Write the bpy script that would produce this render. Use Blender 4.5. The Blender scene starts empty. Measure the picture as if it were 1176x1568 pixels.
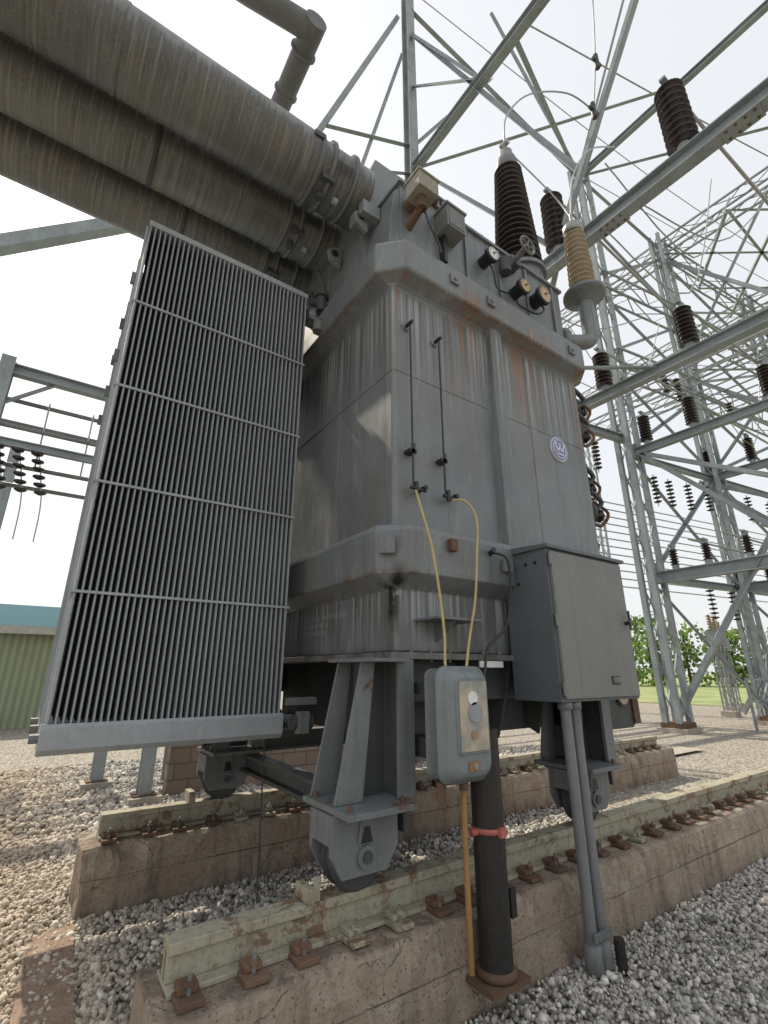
import bpy, math, random
import numpy as np
from mathutils import Vector, Matrix, noise as mnoise
random.seed(7); np.random.seed(7)
S=bpy.context.scene
S.view_settings.view_transform='Standard'; S.view_settings.look='None'; S.view_settings.exposure=0
# ------------------------------------------------------------ materials
def newmat(name):
    m=bpy.data.materials.new(name); m.use_nodes=True
    nt=m.node_tree; nt.nodes.clear()
    o=nt.nodes.new('ShaderNodeOutputMaterial'); b=nt.nodes.new('ShaderNodeBsdfPrincipled')
    nt.links.new(b.outputs[0],o.inputs[0])
    return m,nt,b
def N(nt,t,**k):
    n=nt.nodes.new(t)
    for a,v in k.items(): setattr(n,a,v)
    return n
def coords(nt,scale=(1,1,1),rot=(0,0,0)):
    tc=N(nt,'ShaderNodeTexCoord'); mp=N(nt,'ShaderNodeMapping')
    mp.inputs['Scale'].default_value=scale; mp.inputs['Rotation'].default_value=rot
    nt.links.new(tc.outputs['Object'],mp.inputs[0]); return mp.outputs[0]
def sepxyz(nt):
    tc=N(nt,'ShaderNodeTexCoord'); sx=N(nt,'ShaderNodeSeparateXYZ'); nt.links.new(tc.outputs['Object'],sx.inputs[0]); return sx.outputs
def noise(nt,vec,scale,detail=4,rough=.6,dist=0):
    n=N(nt,'ShaderNodeTexNoise'); n.inputs['Scale'].default_value=scale
    n.inputs['Detail'].default_value=min(detail,5); n.inputs['Roughness'].default_value=rough
    n.inputs['Distortion'].default_value=dist
    nt.links.new(vec,n.inputs['Vector']); return n.outputs['Fac']
def mr(nt,val,a,b,c=0.,d=1.,smooth=False):
    n=N(nt,'ShaderNodeMapRange'); n.clamp=True
    if smooth: n.interpolation_type='SMOOTHSTEP'
    nt.links.new(val,n.inputs['Value'])
    for i,v in zip((1,2,3,4),(a,b,c,d)): n.inputs[i].default_value=v
    return n.outputs['Result']
def mul(nt,a,b,op='MULTIPLY'):
    n=N(nt,'ShaderNodeMath',operation=op)
    for i,x in enumerate((a,b)):
        if isinstance(x,(int,float)): n.inputs[i].default_value=x
        else: nt.links.new(x,n.inputs[i])
    return n.outputs[0]
def near(nt,v,c0,w,core=0.):
    q=mul(nt,v,c0,'SUBTRACT'); ab=N(nt,'ShaderNodeMath',operation='ABSOLUTE'); nt.links.new(q,ab.inputs[0])
    return mr(nt,ab.outputs[0],w,core)
def mix(nt,fac,a,b,mode='MIX'):
    n=N(nt,'ShaderNodeMix',data_type='RGBA',blend_type=mode)
    if isinstance(fac,(int,float)): n.inputs[0].default_value=fac
    else: nt.links.new(fac,n.inputs[0])
    for i,x in ((6,a),(7,b)):
        if isinstance(x,tuple): n.inputs[i].default_value=(*x[:3],1)
        else: nt.links.new(x,n.inputs[i])
    return n.outputs[2]
def bump(nt,b,h,strength=.3,dist=.01):
    n=N(nt,'ShaderNodeBump'); n.inputs['Strength'].default_value=strength; n.inputs['Distance'].default_value=dist
    nt.links.new(h,n.inputs['Height']); nt.links.new(n.outputs[0],b.inputs['Normal'])
RUST=(.20,.095,.048); RUSTD=(.075,.038,.024)
def paint(name,col,rough=.5,var=.25,streak=.3,rust=.0,metal=0.,sc=1.,dirt=(.07,.06,.05),spec=.4):
    m,nt,b=newmat(name)
    v=coords(nt)
    big=noise(nt,v,1.3*sc,4,.65); fine=noise(nt,v,28*sc,3,.7)
    dark=tuple(c*(1-var) for c in col); lite=tuple(min(1,c*(1+var)) for c in col)
    c=mix(nt,mr(nt,big,.3,.7),dark,lite)
    c=mix(nt,mr(nt,fine,.35,.75,0,.2),c,dirt)
    if streak>0:
        s=noise(nt,coords(nt,(14,14,.8)),1.4,3,.55)
        c=mix(nt,mr(nt,s,.52,.75,0,streak),c,dirt)
        c=mix(nt,mr(nt,s,.42,.25,0,streak*.4),c,tuple(min(1,x*1.6) for x in col))
    if rust>0:
        r1=noise(nt,v,5*sc,5,.72,.4)
        c=mix(nt,mr(nt,r1,.70-rust*.3,.76-rust*.3),c,mix(nt,fine,RUST,RUSTD))
    nt.links.new(c,b.inputs['Base Color'])
    nt.links.new(mr(nt,fine,.3,.7,rough-.1,rough+.15),b.inputs['Roughness'])
    b.inputs['Metallic'].default_value=metal; b.inputs['Specular IOR Level'].default_value=spec
    bump(nt,b,fine,.15,.003)
    return m
def tankmat():
    m,nt,b=newmat('tank_weathered_paint')
    v=coords(nt); X,Y,Z=sepxyz(nt)
    big=noise(nt,v,1.0,4,.6); fine=noise(nt,v,35,3,.7)
    c=mix(nt,mr(nt,big,.3,.7),(.125,.142,.152),(.205,.222,.23))
    g=noise(nt,coords(nt,(1,1,.6)),1.9,4,.65,.2)
    c=mix(nt,mr(nt,g,.50,.72,0,.55),c,(.165,.135,.10))
    # chalky run-down patches
    ch=noise(nt,coords(nt,(5,5,1.0)),1.8,5,.75)
    c=mix(nt,mr(nt,ch,.54,.66,0,.42),c,(.31,.335,.325))
    ch2=noise(nt,coords(nt,(9,9,.5)),1.5,4,.7)
    c=mix(nt,mr(nt,ch2,.54,.70,0,.40),c,(.085,.078,.068))
    st=noise(nt,coords(nt,(19,19,.28)),1.5,3,.55)
    winU=mul(nt,mr(nt,Z,3.5,4.35),mr(nt,Z,4.50,4.44)); winL=mul(nt,mr(nt,Z,1.70,2.0),mr(nt,Z,2.14,2.08)); win=mul(nt,winU,winL,'MAXIMUM')
    c=mix(nt,mul(nt,mr(nt,st,.54,.60,0,.60),win),c,(.42,.42,.38))
    c=mix(nt,mul(nt,mr(nt,st,.46,.38,0,.65),win),c,(.07,.058,.045))
    zone=None
    for xc,w in ((2.5,.20),(3.28,.34),(4.10,.10),(1.80,.03)):
        k=near(nt,X,xc,w,w*.2); zone=k if zone is None else mul(nt,zone,k,'MAXIMUM')
    wz=mul(nt,mr(nt,Z,3.4,4.4,0,1),mr(nt,Z,4.75,4.6,0,1))
    rr=noise(nt,coords(nt,(21,21,.3)),1.3,3,.55)
    rm=mul(nt,mul(nt,zone,wz),mr(nt,rr,.46,.60,0,1.3))
    c=mix(nt,mr(nt,rm,0,1,0,.85),c,mix(nt,fine,(.32,.15,.06),(.14,.07,.035)))
    ed=noise(nt,v,6,5,.75)
    ln=mul(nt,mul(nt,near(nt,Z,4.57,.035),near(nt,Z,2.20,.03),'MAXIMUM'),mul(nt,near(nt,Z,1.71,.05),near(nt,Z,4.89,.02),'MAXIMUM'),'MAXIMUM')
    c=mix(nt,mul(nt,ln,mr(nt,ed,.44,.62,0,.9)),c,(.13,.07,.04))
    c=mix(nt,mr(nt,noise(nt,v,4,5,.78,.5),.70,.74),c,RUST)
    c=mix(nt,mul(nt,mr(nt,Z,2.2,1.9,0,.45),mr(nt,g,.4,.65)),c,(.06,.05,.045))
    oil=mul(nt,mul(nt,near(nt,X,1.75,.06,.015),near(nt,Y,2.40,.13,.05)),mul(nt,mr(nt,Z,1.78,1.95),mr(nt,Z,2.28,2.2)))
    c=mix(nt,mul(nt,oil,mr(nt,ed,.38,.48)),c,(.012,.011,.01))
    c=mix(nt,mr(nt,fine,.55,.8,0,.25),c,(.08,.075,.065))
    nt.links.new(c,b.inputs['Base Color'])
    nt.links.new(mr(nt,ch,.3,.7,.32,.55),b.inputs['Roughness'])
    b.inputs['Specular IOR Level'].default_value=.55
    bump(nt,b,noise(nt,v,2.2,2,.5),.3,.03)
    return m
def concrete(name,c1,c2,amt=1.,form=False):
    m,nt,b=newmat(name); v=coords(nt); X,Y,Z=sepxyz(nt)
    big=noise(nt,v,1.7,4,.7); f=noise(nt,v,34,5,.75); md=noise(nt,v,6,5,.7,.6)
    c=mix(nt,mr(nt,big,.3,.7),c1,c2)
    c=mix(nt,mr(nt,md,.50,.66,0,.6*amt),c,(.25,.165,.12))
    st=noise(nt,coords(nt,(6,6,.7)),1.5,5,.7)
    c=mix(nt,mr(nt,st,.50,.70,0,.7*amt),c,(.12,.095,.075))
    c=mix(nt,mr(nt,md,.44,.28,0,.55),c,(.50,.47,.41))
    vo=N(nt,'ShaderNodeTexVoronoi',feature='DISTANCE_TO_EDGE'); vo.inputs['Scale'].default_value=2.6
    dv=N(nt,'ShaderNodeMix',data_type='VECTOR')
    nz=N(nt,'ShaderNodeTexNoise'); nz.inputs['Scale'].default_value=6; nz.inputs['Detail'].default_value=5; nt.links.new(v,nz.inputs['Vector'])
    dv.inputs[0].default_value=.2; nt.links.new(v,dv.inputs[4]); nt.links.new(nz.outputs['Color'],dv.inputs[5])
    nt.links.new(dv.outputs[1],vo.inputs['Vector'])
    crm=mul(nt,mr(nt,vo.outputs['Distance'],.0,.007,1,0),mr(nt,big,.46,.56,0,.75))
    if form:
        wob=mul(nt,Z,mul(nt,md,.02),'ADD')
        crm=mul(nt,crm,mul(nt,near(nt,wob,.235,.006),mr(nt,big,.40,.55,.2,.8)),'MAXIMUM')
        c=mix(nt,mul(nt,mr(nt,Z,.15,.0,0,.7),mr(nt,st,.35,.6)),c,(.13,.11,.09))
        c=mix(nt,mul(nt,mr(nt,Z,.395,.415),mr(nt,md,.40,.6,0,.75)),c,(.13,.10,.085))
    c=mix(nt,crm,c,(.055,.045,.035))
    c=mix(nt,mr(nt,f,.50,.70,0,.5),c,(.13,.10,.08))
    vp=N(nt,'ShaderNodeTexVoronoi'); vp.inputs['Scale'].default_value=38; nt.links.new(v,vp.inputs['Vector'])
    pit=mr(nt,vp.outputs['Distance'],.12,.22,1,0)
    c=mix(nt,mul(nt,pit,.45),c,(.07,.055,.045))
    nt.links.new(c,b.inputs['Base Color']); b.inputs['Roughness'].default_value=.92
    h=mul(nt,mul(nt,f,mul(nt,md,1.6),'ADD'),mul(nt,mul(nt,crm,.9),mul(nt,pit,.5),'ADD'),'SUBTRACT')
    bump(nt,b,h,.85,.012); return m
def railmat():
    m,nt,b=newmat('rail_peeling_paint'); v=coords(nt)
    n1=noise(nt,v,5,5,.78,.3); n2=noise(nt,v,45,4,.7); n3=noise(nt,v,1.5,3,.5); n4=noise(nt,coords(nt,(12,12,3)),1.5,4,.7)
    c=mix(nt,n3,(.43,.41,.31),(.31,.295,.22))
    c=mix(nt,mr(nt,n4,.50,.66,0,.6),c,(.21,.15,.10))
    c=mix(nt,mr(nt,n1,.53,.58,0,.9),c,mix(nt,n2,(.25,.14,.08),(.12,.07,.045)))
    c=mix(nt,mr(nt,n2,.50,.72,0,.5),c,(.12,.09,.065))
    nt.links.new(c,b.inputs['Base Color']); b.inputs['Roughness'].default_value=.8
    bump(nt,b,mul(nt,n1,mul(nt,n2,.4),'ADD'),.5,.006); return m
def simple(name,col,rough=.5,metal=0,spec=.5,var=.15):
    m,nt,b=newmat(name); v=coords(nt)
    n=noise(nt,v,9,3,.7)
    c=mix(nt,mr(nt,n,.3,.7),tuple(x*(1-var) for x in col),tuple(min(1,x*(1+var)) for x in col))
    nt.links.new(c,b.inputs['Base Color']); b.inputs['Roughness'].default_value=rough
    b.inputs['Metallic'].default_value=metal; b.inputs['Specular IOR Level'].default_value=spec
    return m
M_tank=tankmat()
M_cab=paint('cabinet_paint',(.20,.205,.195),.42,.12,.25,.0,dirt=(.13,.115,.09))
M_cabside=paint('cabinet_shaded_side',(.115,.13,.142),.42,.12,.12,.0,dirt=(.08,.078,.072))  # shaded copy of the cabinet paint, the side's shade put into the colour
M_fin=paint('radiator_paint',(.33,.355,.37),.45,.12,.12,.0)
M_gapshade=simple('radiator_gap_shade',(.012,.012,.013),.8)  # near-black colour standing in for the shade between radiator fins
M_duct=paint('duct_band',(.14,.15,.15),.5,.25,.0,.0,dirt=(.05,.042,.035))
M_under=paint('underframe_paint',(.065,.07,.073),.5,.3,.3,.06)
M_leg=paint('bracket_paint',(.175,.19,.193),.5,.2,.45,.28)
M_steel=paint('galvanised_steel',(.29,.335,.345),.55,.2,.2,.03)
M_steel2=paint('galvanised_steel_light',(.28,.31,.31),.6,.15,.0,.0)
M_rust=paint('rusted_steel',(.15,.09,.06),.85,.4,.2,.4)
M_rail=railmat()
M_conc=concrete('old_concrete',(.30,.235,.175),(.42,.345,.265),1,True)
M_edge=concrete('red_brown_edging',(.26,.17,.12),(.34,.24,.17))
M_concg=concrete('grey_concrete',(.38,.35,.30),(.48,.44,.38),.4)
M_ins=simple('brown_porcelain',(.022,.014,.013),.18,0,.6)
M_insb=simple('tan_porcelain',(.36,.30,.21),.3)
M_black=paint('black_coated_pipe',(.025,.024,.023),.5,.3,.4,.08,dirt=(.09,.07,.05))
M_blackm=simple('black_metal',(.02,.02,.02),.4)
M_yel=simple('yellow_hose',(.45,.36,.16),.5)
M_orange=paint('ochre_conduit',(.36,.20,.075),.7,.3,.4,.3)
M_meter=paint('meter_housing',(.21,.24,.245),.36,.1,.3,.0)
M_copper=simple('copper_dial',(.38,.24,.14),.45,.2)
M_white=simple('white_enamel',(.7,.7,.68),.4)
M_dial=simple('dial_face',(.50,.36,.20),.35)
M_blue=simple('blue_enamel',(.20,.21,.45),.4)
M_pink=simple('pink_clamp',(.42,.12,.10),.5)
M_beige=paint('beige_junction',(.33,.31,.25),.6,.15,.4,.16)
M_cond=paint('grey_conduit',(.20,.21,.212),.42,.2,.35,.05)
M_wire=simple('aluminium_wire',(.35,.35,.34),.4,.6)
def windowmat():
    m,nt,b=newmat('meter_glass'); v=coords(nt); n=noise(nt,v,9,3,.5)
    c=mix(nt,mr(nt,n,.4,.65),(.26,.27,.25),(.50,.42,.32)); nt.links.new(c,b.inputs['Base Color'])
    b.inputs['Roughness'].default_value=.1; b.inputs['Specular IOR Level'].default_value=.8; return m
M_glass=windowmat()
def shedmat():
    m,nt,b=newmat('green_corrugated'); v=coords(nt)
    w=N(nt,'ShaderNodeTexWave',wave_type='BANDS',bands_direction='X'); w.inputs['Scale'].default_value=1.6
    nt.links.new(v,w.inputs['Vector'])
    c=mix(nt,w.outputs['Fac'],(.20,.25,.15),(.33,.37,.24)); c=mix(nt,mr(nt,noise(nt,v,2,4,.6),.4,.7,0,.3),c,(.20,.20,.13))
    nt.links.new(c,b.inputs['Base Color']); b.inputs['Roughness'].default_value=.6; bump(nt,b,w.outputs['Fac'],.6,.03); return m
M_shed=shedmat(); M_roof=simple('teal_roof',(.035,.11,.14),.9,0,.1); M_fascia=simple('fascia',(.42,.41,.36),.6)
def blockmat():
    m,nt,b=newmat('concrete_block'); v=coords(nt,(1,1,1),(math.radians(90),0,0))
    br=N(nt,'ShaderNodeTexBrick'); br.inputs['Scale'].default_value=1; br.inputs['Brick Width'].default_value=.4; br.inputs['Row Height'].default_value=.2; br.inputs['Mortar Size'].default_value=.012
    br.inputs['Color1'].default_value=(.20,.15,.12,1); br.inputs['Color2'].default_value=(.27,.21,.17,1); br.inputs['Mortar'].default_value=(.12,.11,.09,1)
    nt.links.new(v,br.inputs['Vector']); nt.links.new(br.outputs['Color'],b.inputs['Base Color']); b.inputs['Roughness'].default_value=.9; return m
M_block=blockmat()
def groundmat():
    m,nt,b=newmat('gravel_ground'); v=coords(nt)
    vo=N(nt,'ShaderNodeTexVoronoi'); vo.inputs['Scale'].default_value=28; nt.links.new(v,vo.inputs['Vector'])
    sp=N(nt,'ShaderNodeSeparateColor'); nt.links.new(vo.outputs['Color'],sp.inputs[0])
    c=mix(nt,sp.outputs[0],(.25,.225,.19),(.62,.58,.51))
    big=noise(nt,v,.35,4,.6)
    c=mix(nt,mr(nt,big,.4,.7,0,.4),c,(.42,.34,.25))
    c=mix(nt,mr(nt,vo.outputs['Distance'],.35,.7,0,.75),c,(.08,.07,.055))
    nt.links.new(c,b.inputs['Base Color']); b.inputs['Roughness'].default_value=.95
    bump(nt,b,mr(nt,vo.outputs['Distance'],0,.7,1,0),.8,.02); return m
M_ground=groundmat()
def stonemat():
    m,nt,b=newmat('crushed_stone')
    at=N(nt,'ShaderNodeAttribute',attribute_name='tone'); v=coords(nt)
    r=N(nt,'ShaderNodeValToRGB'); cr=r.color_ramp
    cr.elements[0].color=(.15,.145,.135,1); cr.elements[1].color=(.84,.82,.78,1)
    e=cr.elements.new(.3); e.color=(.36,.345,.32,1); e=cr.elements.new(.6); e.color=(.54,.525,.49,1); e=cr.elements.new(.8); e.color=(.58,.51,.42,1)
    nt.links.new(at.outputs['Fac'],r.inputs[0])
    c=mix(nt,mr(nt,noise(nt,v,70,2,.6),.3,.7,0,.3),r.outputs[0],(.28,.26,.23))
    X,Y,Z=sepxyz(nt)
    c=mix(nt,mr(nt,X,1.4,-.1,0,.5),c,(.56,.42,.26))  # warm sunlight on the left gravel, painted into the stone colour
    nt.links.new(c,b.inputs['Base Color']); b.inputs['Roughness'].default_value=.9; return m
M_stone=stonemat()
def grassmat():
    m,nt,b=newmat('grass'); v=coords(nt)
    c=mix(nt,mr(nt,noise(nt,v,.4,5,.7),.35,.65),(.15,.22,.06),(.32,.33,.16)); nt.links.new(c,b.inputs['Base Color']); b.inputs['Roughness'].default_value=.95
    return m
M_grass=grassmat()
def leafmat(name,col):
    m,nt,b=newmat(name); nt.links.remove(b.outputs[0].links[0])
    tr=N(nt,'ShaderNodeBsdfTranslucent'); tr.inputs[0].default_value=(*[x*1.3 for x in col],1); b.inputs['Base Color'].default_value=(*col,1); b.inputs['Roughness'].default_value=.6
    ms=N(nt,'ShaderNodeMixShader'); ms.inputs[0].default_value=.45; nt.links.new(b.outputs[0],ms.inputs[1]); nt.links.new(tr.outputs[0],ms.inputs[2])
    nt.links.new(ms.outputs[0],[n for n in nt.nodes if n.type=='OUTPUT_MATERIAL'][0].inputs[0]); return m
M_leaf=leafmat('leaves',(.19,.29,.07)); M_leafd=leafmat('leaves_dark',(.09,.15,.04)); M_bark=simple('bark',(.08,.06,.045),.9)

# ------------------------------------------------------------ builder
class B:
    def __init__(s): s.v=[];s.f=[];s.m=[];s.s=[];s.mats=[]
    def mi(s,m):
        if m not in s.mats: s.mats.append(m)
        return s.mats.index(m)
    def add(s,vs,fs,m,smooth=False):
        o=len(s.v); s.v+= [tuple(x) for x in vs]; k=s.mi(m)
        for f in fs: s.f.append([i+o for i in f]); s.m.append(k); s.s.append(smooth)
    def box(s,a,b,m):
        x0,y0,z0=a;x1,y1,z1=b
        s.add([(x0,y0,z0),(x1,y0,z0),(x1,y1,z0),(x0,y1,z0),(x0,y0,z1),(x1,y0,z1),(x1,y1,z1),(x0,y1,z1)],
          [(0,3,2,1),(4,5,6,7),(0,1,5,4),(1,2,6,5),(2,3,7,6),(3,0,4,7)],m)
    def prism(s,poly,axis,a,b,m):
        n=len(poly)
        def P(p,t):
            if axis=='X': return (t,p[0],p[1])
            if axis=='Y': return (p[0],t,p[1])
            return (p[0],p[1],t)
        vs=[P(p,a) for p in poly]+[P(p,b) for p in poly]
        fs=[tuple(range(n))[::-1],tuple(range(n,2*n))]+[(i,(i+1)%n,n+(i+1)%n,n+i) for i in range(n)]
        s.add(vs,fs,m)
    def frame(s,p0,p1,up=(0,0,1)):
        p0=Vector(p0);p1=Vector(p1);d=(p1-p0).normalized();u=Vector(up)
        if abs(d.dot(u))>.98: u=Vector((0,1,0))
        r=d.cross(u).normalized();u=r.cross(d).normalized(); return p0,p1,r,u
    def beam(s,p0,p1,w,h,m,up=(0,0,1)):
        p0,p1,r,u=s.frame(p0,p1,up); vs=[]
        for p in (p0,p1):
            for a,c in ((-1,-1),(1,-1),(1,1),(-1,1)): vs.append(p+r*a*w/2+u*c*h/2)
        s.add(vs,[(0,1,2,3),(7,6,5,4),(0,4,5,1),(1,5,6,2),(2,6,7,3),(3,7,4,0)],m)
    def angle(s,p0,p1,w,m,up=(0,0,1),t=.012):
        p0,p1,r,u=s.frame(p0,p1,up)
        s.beam(p0-u*w/2,p1-u*w/2,w,t,m,up); s.beam(p0-r*w/2+u*.002,p1-r*w/2+u*.002,t,w,m,up)
    def ibeam(s,p0,p1,w,h,m,t=.025):
        p0,p1,r,u=s.frame(p0,p1)
        s.beam(p0+u*(h-t)/2,p1+u*(h-t)/2,w,t,m); s.beam(p0-u*(h-t)/2,p1-u*(h-t)/2,w,t,m); s.beam(p0,p1,t,h-2*t-.004,m)
    def cyl(s,p0,p1,r0,m,r1=None,seg=16,cap=True):
        if r1 is None:r1=r0
        p0,p1,r,u=s.frame(p0,p1); vs=[]
        for p,R in ((p0,r0),(p1,r1)):
            for i in range(seg):
                a=2*math.pi*i/seg; vs.append(p+(r*math.cos(a)+u*math.sin(a))*R)
        s.add(vs,[(i,(i+1)%seg,seg+(i+1)%seg,seg+i) for i in range(seg)],m,True)
        if cap:
            s.add(vs[:seg],[tuple(range(seg))[::-1]],m); s.add(vs[seg:],[tuple(range(seg))],m)
    def lathe(s,prof,p0,m,axis=(0,0,1),seg=24,smooth=True):
        p0=Vector(p0); ax=Vector(axis).normalized(); _,_,r,u=s.frame(p0,p0+ax); vs=[];fs=[]
        for R,z in prof:
            for i in range(seg):
                a=2*math.pi*i/seg; vs.append(p0+ax*z+(r*math.cos(a)+u*math.sin(a))*R)
        for k in range(len(prof)-1):
            for i in range(seg): fs.append((k*seg+i,k*seg+(i+1)%seg,(k+1)*seg+(i+1)%seg,(k+1)*seg+i))
        s.add(vs,fs,m,smooth)
        s.add(vs[:seg],[tuple(range(seg))[::-1]],m); s.add(vs[-seg:],[tuple(range(seg))],m)
    def tube(s,pts,r,m,seg=8,sub=5):
        P=[Vector(p) for p in pts]
        if sub>1 and len(P)>2:
            Q=[]
            for i in range(len(P)-1):
                a=P[max(i-1,0)];b=P[i];c=P[i+1];d=P[min(i+2,len(P)-1)]
                for k in range(sub):
                    t=k/sub; Q.append(.5*((2*b)+(c-a)*t+(2*a-5*b+4*c-d)*t*t+(3*b-a-3*c+d)*t**3))
            Q.append(P[-1]);P=Q
        vs=[];fs=[];prev=None
        for i,p in enumerate(P):
            d=(P[min(i+1,len(P)-1)]-P[max(i-1,0)]).normalized()
            if prev is None:
                u=Vector((0,0,1)) if abs(d.z)<.9 else Vector((0,1,0)); rr=d.cross(u).normalized()
            else: rr=(prev-d*prev.dot(d)).normalized()
            prev=rr; uu=rr.cross(d)
            for k in range(seg):
                a=2*math.pi*k/seg; vs.append(p+(rr*math.cos(a)+uu*math.sin(a))*r)
        for i in range(len(P)-1):
            for k in range(seg): fs.append((i*seg+k,i*seg+(k+1)%seg,(i+1)*seg+(k+1)%seg,(i+1)*seg+k))
        s.add(vs,fs,m,True)
    def build(s,name,parent=None,bevel=0,seg=2):
        me=bpy.data.meshes.new(name); me.from_pydata(s.v,[],s.f)
        for m in s.mats: me.materials.append(m)
        me.polygons.foreach_set('material_index',s.m); me.polygons.foreach_set('use_smooth',s.s)
        me.update(); ob=bpy.data.objects.new(name,me); S.collection.objects.link(ob)
        if parent: ob.parent=parent
        if bevel:
            md=ob.modifiers.new('bevel','BEVEL'); md.width=bevel; md.segments=seg; md.limit_method='ANGLE'; md.angle_limit=math.radians(38)
        return ob
def empty(name):
    e=bpy.data.objects.new(name,None); S.collection.objects.link(e); e.empty_display_size=.3; return e
def shedprof(n,z0,z1,r0,r1,core):
    pr=[(core,z0)]
    for i in range(n):
        t=i/n; z=z0+(z1-z0)*t; dz=(z1-z0)/n; R=r0+(r1-r0)*t; 
        c=core+(core*(r1/r0)-core)*t
        pr+=[(c,z+dz*.05),(R*.93,z+dz*.18),(R,z+dz*.26),(R*.97,z+dz*.36),(c*1.15,z+dz*.8),(c,z+dz*.95)]
    return pr

# ------------------------------------------------------------ transformer
T=empty('power_transformer')
b=B()
def ringloft(b,rings,m,X0=1.75,X1=4.15,Y0=2.4,Y1=4.9):
    vs=[];fs=[]
    for off,z,ch in rings:
        x0,x1,y0,y1=X0-off,X1+off,Y0-off,Y1+off
        vs+=[(x0+ch,y0,z),(x1-ch,y0,z),(x1,y0+ch,z),(x1,y1-ch,z),(x1-ch,y1,z),(x0+ch,y1,z),(x0,y1-ch,z),(x0,y0+ch,z)]
    for k in range(len(rings)-1):
        for i in range(8): fs.append((k*8+i,k*8+(i+1)%8,(k+1)*8+(i+1)%8,(k+1)*8+i))
    fs.append(tuple(range(8))[::-1]); fs.append(tuple(range(len(rings)*8-8,len(rings)*8)))
    b.add(vs,fs,m)
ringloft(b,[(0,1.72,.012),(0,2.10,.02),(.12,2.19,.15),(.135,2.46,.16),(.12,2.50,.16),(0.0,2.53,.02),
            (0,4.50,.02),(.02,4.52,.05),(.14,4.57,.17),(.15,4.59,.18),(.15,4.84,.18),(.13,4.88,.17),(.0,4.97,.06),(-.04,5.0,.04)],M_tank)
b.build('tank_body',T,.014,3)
b=B()
ringloft(b,[(.06,1.675,.02),(.06,1.715,.02)],M_tank)
b.box((1.86,2.43,4.96),(4.12,4.8,5.72),M_tank)
b.box((1.83,2.40,5.72),(4.15,4.83,5.755),M_tank)
b.prism([(1.72,4.97),(1.72,6.05),(1.84,6.45),(2.45,6.45),(2.6,5.76),(2.6,4.97)],'Y',2.80,4.62,M_tank)
b.prism([(1.74,4.97),(1.80,5.6),(1.88,5.72),(1.88,4.97)],'Y',2.44,2.80,M_tank)
b.prism([(2.77,2.40),(2.785,2.335),(2.81,2.325),(2.90,2.325),(2.925,2.335),(2.94,2.40)],'Z',2.50,4.60,M_tank)
for x in (2.28,2.72,3.9): b.box((x-.045,2.23,4.68),(x+.045,2.25,4.77),M_tank); b.cyl((x,2.22,4.725),(x,2.235,4.725),.018,M_leg,seg=10)
b.box((2.09,2.225,2.36),(2.15,2.27,2.44),M_rust)
b.box((2.60,2.235,2.28),(2.69,2.265,2.37),M_leg)
b.beam((1.655,2.345,2.30),(1.655,2.345,2.42),.10,.03,M_leg,up=(1,1,0))
b.box((1.76,2.396,3.72),(4.14,2.401,3.725),M_tank); b.box((1.745,2.41,3.72),(1.751,4.89,3.725),M_tank)
b.box((3.30,2.396,2.53),(3.305,2.401,4.5),M_tank)
b.box((1.9,2.18,1.905),(2.28,2.40,1.92),M_leg); b.prism([(2.40,1.905),(2.2,1.905),(2.40,1.78)],'X',2.07,2.085,M_leg)
b.build('tank_cover_and_trim',T,.007)
b=B()
for y in (2.72,3.2,3.85,4.4):
    b.prism([(1.70,5.30),(1.58,5.36),(1.56,5.46),(1.62,5.52),(1.72,5.55)],'Y',y-.02,y+.02,M_leg)
    b.cyl((1.63,y-.035,5.44),(1.63,y+.035,5.44),.035,M_blackm,seg=12)
b.box((1.60,2.62,5.42),(1.78,2.70,5.56),M_tank); b.box((1.60,2.78,5.42),(1.78,2.86,5.56),M_tank)
b.box((1.85,2.15,5.42),(2.06,2.34,5.58),M_beige); b.box((1.838,2.138,5.58),(2.072,2.355,5.60),M_beige)
b.cyl((1.95,2.25,5.42),(1.95,2.25,5.30),.045,M_rust); b.cyl((1.95,2.25,5.33),(1.95,2.44,5.26),.035,M_rust)
b.cyl((2.06,2.25,5.5),(2.12,2.25,5.5),.04,M_rust); b.cyl((1.95,2.33,5.5),(1.95,2.44,5.5),.06,M_rust)
b.box((2.26,2.26,5.36),(2.48,2.43,5.60),M_cab); b.box((2.245,2.245,5.60),(2.495,2.43,5.625),M_cab); b.box((2.28,2.253,5.38),(2.46,2.261,5.57),M_leg)
b.box((2.30,2.36,5.05),(2.34,2.43,5.36),M_blackm)
for i in range(5): b.box((2.15+i*.06,2.45,5.756),(2.17+i*.06,2.75,5.93),M_steel)
b.box((2.13,2.44,5.93),(2.45,2.76,5.95),M_steel)
b.prism([(2.45,5.756),(2.95,5.756),(2.95,5.86),(2.6,5.98),(2.45,5.98)],'Y',2.5,2.9,M_tank)
for x in (2.62,3.08,3.50,3.95): b.box((x,2.405,4.99),(x+.03,2.43,5.70),M_tank)
b.cyl((3.0,2.6,5.75),(3.0,2.6,5.95),.09,M_tank); b.box((3.3,2.5,5.756),(3.6,2.7,5.85),M_tank)
b.build('cover_fittings',T,.006)
b=B()
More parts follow.
